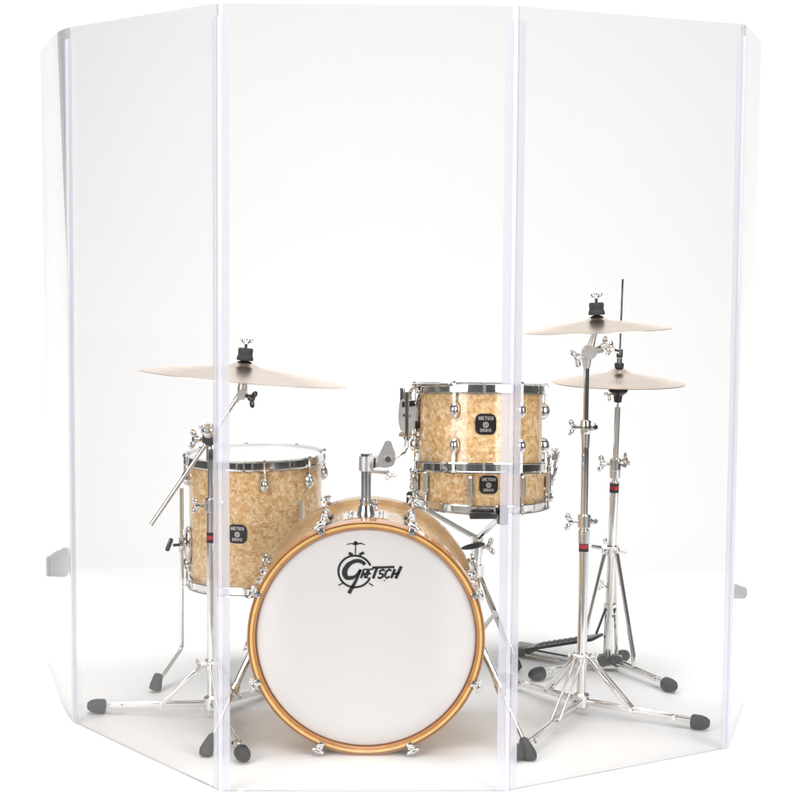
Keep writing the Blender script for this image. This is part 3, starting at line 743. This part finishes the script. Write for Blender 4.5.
CY_L = P(244, 370.5, 4.335); UP_L = Vector((math.sin(R(4.6)), .050, 1)).normalized()
CY_R = P(597, 324, 4.385); UP_R = Vector((-math.sin(R(2.6)), .032, 1)).normalized()
def stand_left():
    hub = G(212, 717); hub.z = 0
    t = thing('boom_cymbal_stand', 'chrome boom cymbal stand with its arm crossing behind the left shield hinge', 'cymbal stand', hub)
    X = lambda z: Vector((hub.x, hub.y, z))
    zt = P(211, 446, hub.y).z; z1 = P(211, 505, hub.y).z
    MB().cyl(X(.028), X(z1), .0125, seg=20).build('lower_tube', 'chrome', t)
    MB().cyl(X(z1-.01), X(zt), .0095, seg=20).build('upper_tube', 'chrome', t)
    clamp('height_clamp', t, X(z1), .0165, (-1, -.25, 0))
    bands(t, X(P(211, 537, hub.y).z), (0, 0, 1), .0128)
    # boom
    a = P(151, 525, hub.y-.03); e = CY_L-UP_L*.050
    MB().cyl(a, e, .0052, seg=12).build('boom_arm', 'chrome', t)
    pc = a.lerp(e, (X(zt).x-a.x)/(e.x-a.x)); dv = (e-a).normalized()
    m = MB().cyl(pc-Vector((0, .022, 0)), pc+Vector((0, .045, 0)), .019, seg=20)
    m.tube([X(zt-.035), X(zt-.01), X(zt+.002)], [.0125, .0125, .011], 16)
    m.cyl(pc-dv*.022, pc+dv*.022, .012, seg=14)
    m.ell(pc+Vector((-.004, -.02, .018)), (.018, .014, .018))
    o = m.build('boom_clamp', 'chrome', t); LOC[o.name] = LOC[t.name]
    m = MB(); wing(m, pc+Vector((-.014, -.014, -.004)), (-.9, -.5, .1), .028); m.build('wing_screw', 'chrome', o)
    m = MB(); wing(m, pc+Vector((0, -.02, .014)), (-.2, -.7, .6), .024, (1, 0, 0)); m.build('wing_screw', 'chrome', o)
    # tilter
    m = MB(); q = e
    m.tube([q-UP_L*.012, q+UP_L*.004, q+UP_L*.022, q+UP_L*.040], [.008, .0125, .0105, .005], 16)
    m.cyl(q-Vector((0, .018, .008)), q+Vector((0, .018, -.008)), .0125, seg=16)
    m.cyl(q-dv*.03, q, .0075, seg=12)
    o = m.build('tilter', 'brushed', t); LOC[o.name] = LOC[t.name]
    m = MB(); wing(m, q+Vector((.008, -.012, -.008)), (.8, -.6, -.35), .026); m.build('wing_screw', 'dark_steel', o)
    topper(t, CY_L+UP_L*.0245, UP_L)
    for ft in (G(88, 713), G(245, 765), G(276, 694)):
        a, e = flat_leg(t, hub, ft)
        brace(t, hub, P(211, 662, hub.y).z, a, e, .42)
    clamp('leg_collar', t, X(P(211, 664, hub.y).z), .018, (-1, -.4, 0), .026, .026)
    MB().tube([X(.016), X(.020), X(.050), X(.056)], [.017, .021, .021, .016], 20).build('base_collar', 'chrome', t)
stand_left()
def stand_right():
    hub = G(581, 714); hub.z = 0
    t = thing('straight_cymbal_stand', 'straight chrome cymbal stand with a black and red banded tube holding the highest cymbal', 'cymbal stand', hub)
    X = lambda z: Vector((hub.x, hub.y, z)); Z = lambda y: P(585, y, hub.y).z
    MB().cyl(X(.028), X(Z(524)), .0122, seg=20).build('lower_tube', 'chrome', t)
    MB().cyl(X(Z(526)), X(Z(428)), .0092, seg=20).build('middle_tube', 'chrome', t)
    top = CY_R-UP_R*.052; MB().cyl(X(Z(430)), Vector((hub.x, hub.y, Z(362))), .0068, seg=16).build('upper_tube', 'chrome', t)
    clamp('height_clamp', t, X(Z(521)), .0165, (-1, -.2, 0), .032); clamp('height_clamp', t, X(Z(427)), .0135, (-1, -.3, 0), .030)
    m = MB(); m.tube([X(Z(543)), X(Z(530))], [.0145, .0152], 18); m.tube([X(Z(447)), X(Z(434))], [.010, .0115], 18); m.build('sleeve', 'chrome', t)
    bands(t, X(Z(546)), (0, 0, 1), .0126)
    q = Vector((hub.x+.006, hub.y, Z(352)))
    m = MB().tube([X(Z(368)), X(Z(358)), X(Z(350))], [.0085, .0125, .0125], 16)
    m.cyl(q-Vector((0, .022, 0)), q+Vector((0, .022, 0)), .0165, seg=20)
    m.tube([q, q.lerp(CY_R, .5), CY_R-UP_R*.008], [.010, .0075, .0045], 14)
    m.bar(q, q+Vector((.035, -.004, .008)), .018, .016, .003)
    o = m.build('tilter', 'brushed', t); LOC[o.name] = LOC[t.name]
    m = MB(); wing(m, q+Vector((-.010, -.014, -.004)), (-.9, -.4, -.35), .028, (0, .3, 1)); m.build('wing_screw', 'chrome', o)
    m = MB(); wing(m, q+Vector((.018, -.012, .010)), (.75, -.5, .35), .026); m.build('wing_screw', 'chrome', o)
    topper(t, CY_R+UP_R*.0225, UP_R)
    for ft in (G(709, 731), G(515, 763), G(500, 684)):
        a, e = flat_leg(t, hub, ft); brace(t, hub, Z(655), a, e, .42)
    clamp('leg_collar', t, X(Z(657)), .018, (1, -.4, 0), .024, .024)
    MB().tube([X(.016), X(.020), X(.050), X(.056)], [.017, .021, .021, .016], 20).build('base_collar', 'chrome', t)
stand_right()

CY_H = P(618.5, 383, 4.80)
def hihat_stand():
    hub = G(607, 668); hub.z = 0; topc = CY_H
    ax = (topc-hub).normalized(); A = lambda z: hub+ax*(z/ax.z)
    Zp = lambda y: P(612, y, 4.88).z
    t = thing('hi_hat_stand', 'chrome hi-hat stand with a black footboard and a tall thin pull rod', 'hi-hat stand', hub)
    MB().cyl(A(.02), A(Zp(478)), .0125, seg=20).build('lower_tube', 'chrome', t)
    MB().cyl(A(Zp(480)), A(Zp(404)), .0078, seg=18).build('upper_tube', 'chrome', t)
    MB().cyl(A(Zp(405)), A(P(619, 279, 4.78).z), .0030, seg=10).build('pull_rod', 'chrome', t)
    clamp('height_clamp', t, A(Zp(461)), .0155, (-1, -.35, .1), .034)
    m = MB().tube([A(Zp(474)), A(Zp(466))], [.0145, .015], 18); wing(m, A(Zp(458))+Vector((.01, -.01, 0)), (.8, -.5, .4), .022); m.build('sleeve', 'chrome', t)
    bands(t, A(Zp(484)), ax, .0129)
    # cup below the cymbals
    MB().lathe([(0, -.040), (.010, -.040), (.0125, -.022), (.021, -.016), (.026, -.010), (.026, -.001), (0, -.001)], axis_mat(CY_H-ax*.012, ax), 24).build('cymbal_seat', 'black', t)
    m = MB(); wing(m, CY_H-ax*.024+Vector((-.015, -.012, 0)), (-.8, -.3, -.6), .018); m.build('seat_screw', 'chrome', t)
    # clutch
    m = MB().cyl(CY_H+ax*.054, CY_H+ax*.068, .0075, seg=14); m.cyl(CY_H+ax*.078, CY_H+ax*.092, .009, seg=14); m.cyl(CY_H+ax*.068, CY_H+ax*.080, .0055, seg=12); wing(m, CY_H+ax*.086+Vector((-.006, -.006, 0)), (-.9, -.4, .35), .026)
    o = m.build('clutch', 'chrome', t); LOC[o.name] = LOC[t.name]
    m = MB().cyl(CY_H+ax*.0425, CY_H+ax*.054, .0125, seg=18); m.cyl(CY_H+ax*.070, CY_H+ax*.080, .0085, seg=14); m.build('clutch_felt', 'felt', o)
    # tripod
    col = A(Zp(546))
    m = MB().cyl(col-ax*.014, col+ax*.012, .020, seg=20); m.bar(col+Vector((-.058, -.01, .012)), col+Vector((.040, -.012, -.004)), .010, .010, .002); wing(m, col+Vector((-.01, -.016, .008)), (-.5, -.85, .3), .028)
    m.build('leg_collar', 'chrome', t)
    for ft, kx in ((G(675, 694), .42), (G(530, 682), .36), (G(627, 661), .55)):
        a, e = flat_leg(t, hub, ft, .030)
        kn = a.lerp(e, kx); d = (kn-col); d2 = Vector((d.x, d.y, 0)).normalized()
        st = col+d2*.020; m = MB().tube([st, st.lerp(kn+Vector((0, 0, .03)), .97), kn+Vector((0, 0, .018)), kn], [.0062, .0062, .006, .006], 10)
        m.ell(st, (.010, .010, .010)); m.build('strut', 'chrome', t)
    m = MB().box(hub+Vector((-.006, -.012, .014)), (.070, .062, .014), Matrix(), .004)
    m.build('base_plate', 'chrome', t)
    for dx in (-.017, .021): MB().cyl(hub+Vector((dx, -.045, .030)), hub+Vector((dx, -.020, .030)), .016, seg=18).build('base_knob', 'black', t)
    # pedal
    heel = G(521, 655); heel = Vector((heel.x, heel.y, .018)); toe = P(598, 637, hub.y+.02)
    dv = (toe-heel).normalized(); sd = dv.cross(Vector((0, 0, 1))).normalized()
    m = MB().bar(heel+dv*.03, toe, .078, .009, .003)
    for i in range(9): m.bar(heel.lerp(toe, .25+.07*i)+Vector((0, 0, .0055))-sd*.03, heel.lerp(toe, .25+.07*i)+Vector((0, 0, .0055))+sd*.03, .004, .003, .0005)
    fb = m.build('footboard', 'black', t); LOC[fb.name] = LOC[t.name]
    MB().box(heel+Vector((.004, 0, 0)), (.060, .078, .022), Matrix.Rotation(math.atan2(dv.y, dv.x), 3, 'Z'), .005).build('heel_plate', 'dark_steel', fb)
    for k in (-1, 1): MB().cyl(Vector((heel.x, heel.y, .012))+sd*k*.030, hub+Vector((-.03, -.01, .012))+sd*k*.026, .0032, seg=8).build('frame_wire', 'chrome', t)
    for dx, tx in ((-.012, -.018), (.014, .008)):
        m = MB().bar(A(Zp(604))+Vector((dx, -.014, 0)), toe+Vector((tx+.012, -.008, .012)), .006, .010, .001, up=Vector((0, 1, 0)))
        m.build('linkage', 'dark_steel', t)
    m = MB().cyl(A(Zp(610)), A(Zp(600)), .018, seg=18); wing(m, A(Zp(583))+Vector((-.01, -.01, 0)), (-.9, -.3, .4), .018); m.build('linkage_collar', 'chrome', t)
hihat_stand()

# ------------------------------------------------------------------ cymbals (own object axes for the lathe rings)
def cymbal(name, label, c, up, Rr, bell_r, bell_h, bow, flip=1):
    Mw = axis_mat(c, up)
    pr = []
    for i in range(11):
        u = i/10; pr.append((bell_r*u*.97, bow+bell_h*(.5+.5*math.cos(u*PI))**.85))
    for i in range(1, 15):
        u = i/14; r = bell_r+(Rr-bell_r)*u; pr.append((r, bow*(1-u**1.25)))
    pr = [(r, flip*z) for r, z in pr]
    th = .0011*flip
    full = pr+[(r, z-th) for r, z in pr[::-1]]
    full[0] = (0, full[0][1]); full[-1] = (0, full[-1][1])
    o = MB().lathe(full, Mw, 120).build(name, 'bronze', None, M0=Mw, sharp=50)
    o['label'] = label; o['category'] = 'cymbal'
    return o
cymbal('ride_cymbal', 'wide thin bronze cymbal tilted down to the right above the floor tom', CY_L-UP_L*.018, UP_L, .253, .052, .017, .026)
cymbal('crash_cymbal', 'highest bronze cymbal, thin and slightly tilted, topping the straight stand at right', CY_R-UP_R*.016, UP_R, .184, .038, .015, .024)
axh = Vector((0.006, 0, 1)).normalized()
cymbal('hi_hat_cymbal', 'upper bronze hi-hat cymbal clamped to the thin rod at right', CY_H+axh*.000, axh, .178, .042, .018, .026)
cymbal('hi_hat_cymbal', 'lower bronze hi-hat cymbal turned upside down on the black seat', CY_H-axh*.0005, axh, .178, .040, .010, .003, -1)

# ------------------------------------------------------------------ out-of-view props, added so the outer panels reflect grey patches
def unseen_reflected_prop(name, label, c, L, Wd, Hh, rz):
    rot = Matrix.Rotation(rz, 4, 'Z'); Mt = Matrix.Translation(Vector(c)) @ rot
    m = MB(); nx, ny = 22, 14; top = []; bot = []
    for i in range(nx+1):
        u = i/nx*2-1; top.append([]); bot.append([])
        for j in range(ny+1):
            v = j/ny*2-1
            e = max(0, (1-abs(u)**3)*(1-abs(v)**3))**.5
            sx = 1-.10*abs(v)**2; sy = 1-.12*abs(u)**2+.10*math.cos(u*PI)
            h = Hh*e+.003*math.sin(9*u+4*v)*e
            top[-1].append(m.bm.verts.new(Mt @ Vector((u*L/2*sx, v*Wd/2*sy, .0065+max(0, h)))))
            bot[-1].append(m.bm.verts.new(Mt @ Vector((u*L/2*sx, v*Wd/2*sy, .0015))))
    for i in range(nx):
        for j in range(ny):
            m.face([top[i][j], top[i+1][j], top[i+1][j+1], top[i][j+1]]); m.face([bot[i][j], bot[i][j+1], bot[i+1][j+1], bot[i+1][j]])
    for i in range(nx):
        for j in (0, ny): m.face([top[i][j], top[i+1][j], bot[i+1][j], bot[i][j]])
    for j in range(ny):
        for i in (0, nx): m.face([top[i][j], top[i][j+1], bot[i][j+1], bot[i][j]])
    o = m.build(name, 'prop_grey', sharp=60); o['label'] = label; o['category'] = 'unseen_reflected_prop'
unseen_reflected_prop('unseen_reflected_prop', 'added grey lump out of view, there for its dark reflection in the left shield panel', (-1.60, 6.02, 0), .42, .20, .068, R(12))
unseen_reflected_prop('unseen_reflected_prop', 'added flat grey lump out of view, there for its dark reflection in the right shield panel', (1.45, 5.74, 0), .22, .16, .014, R(-10))
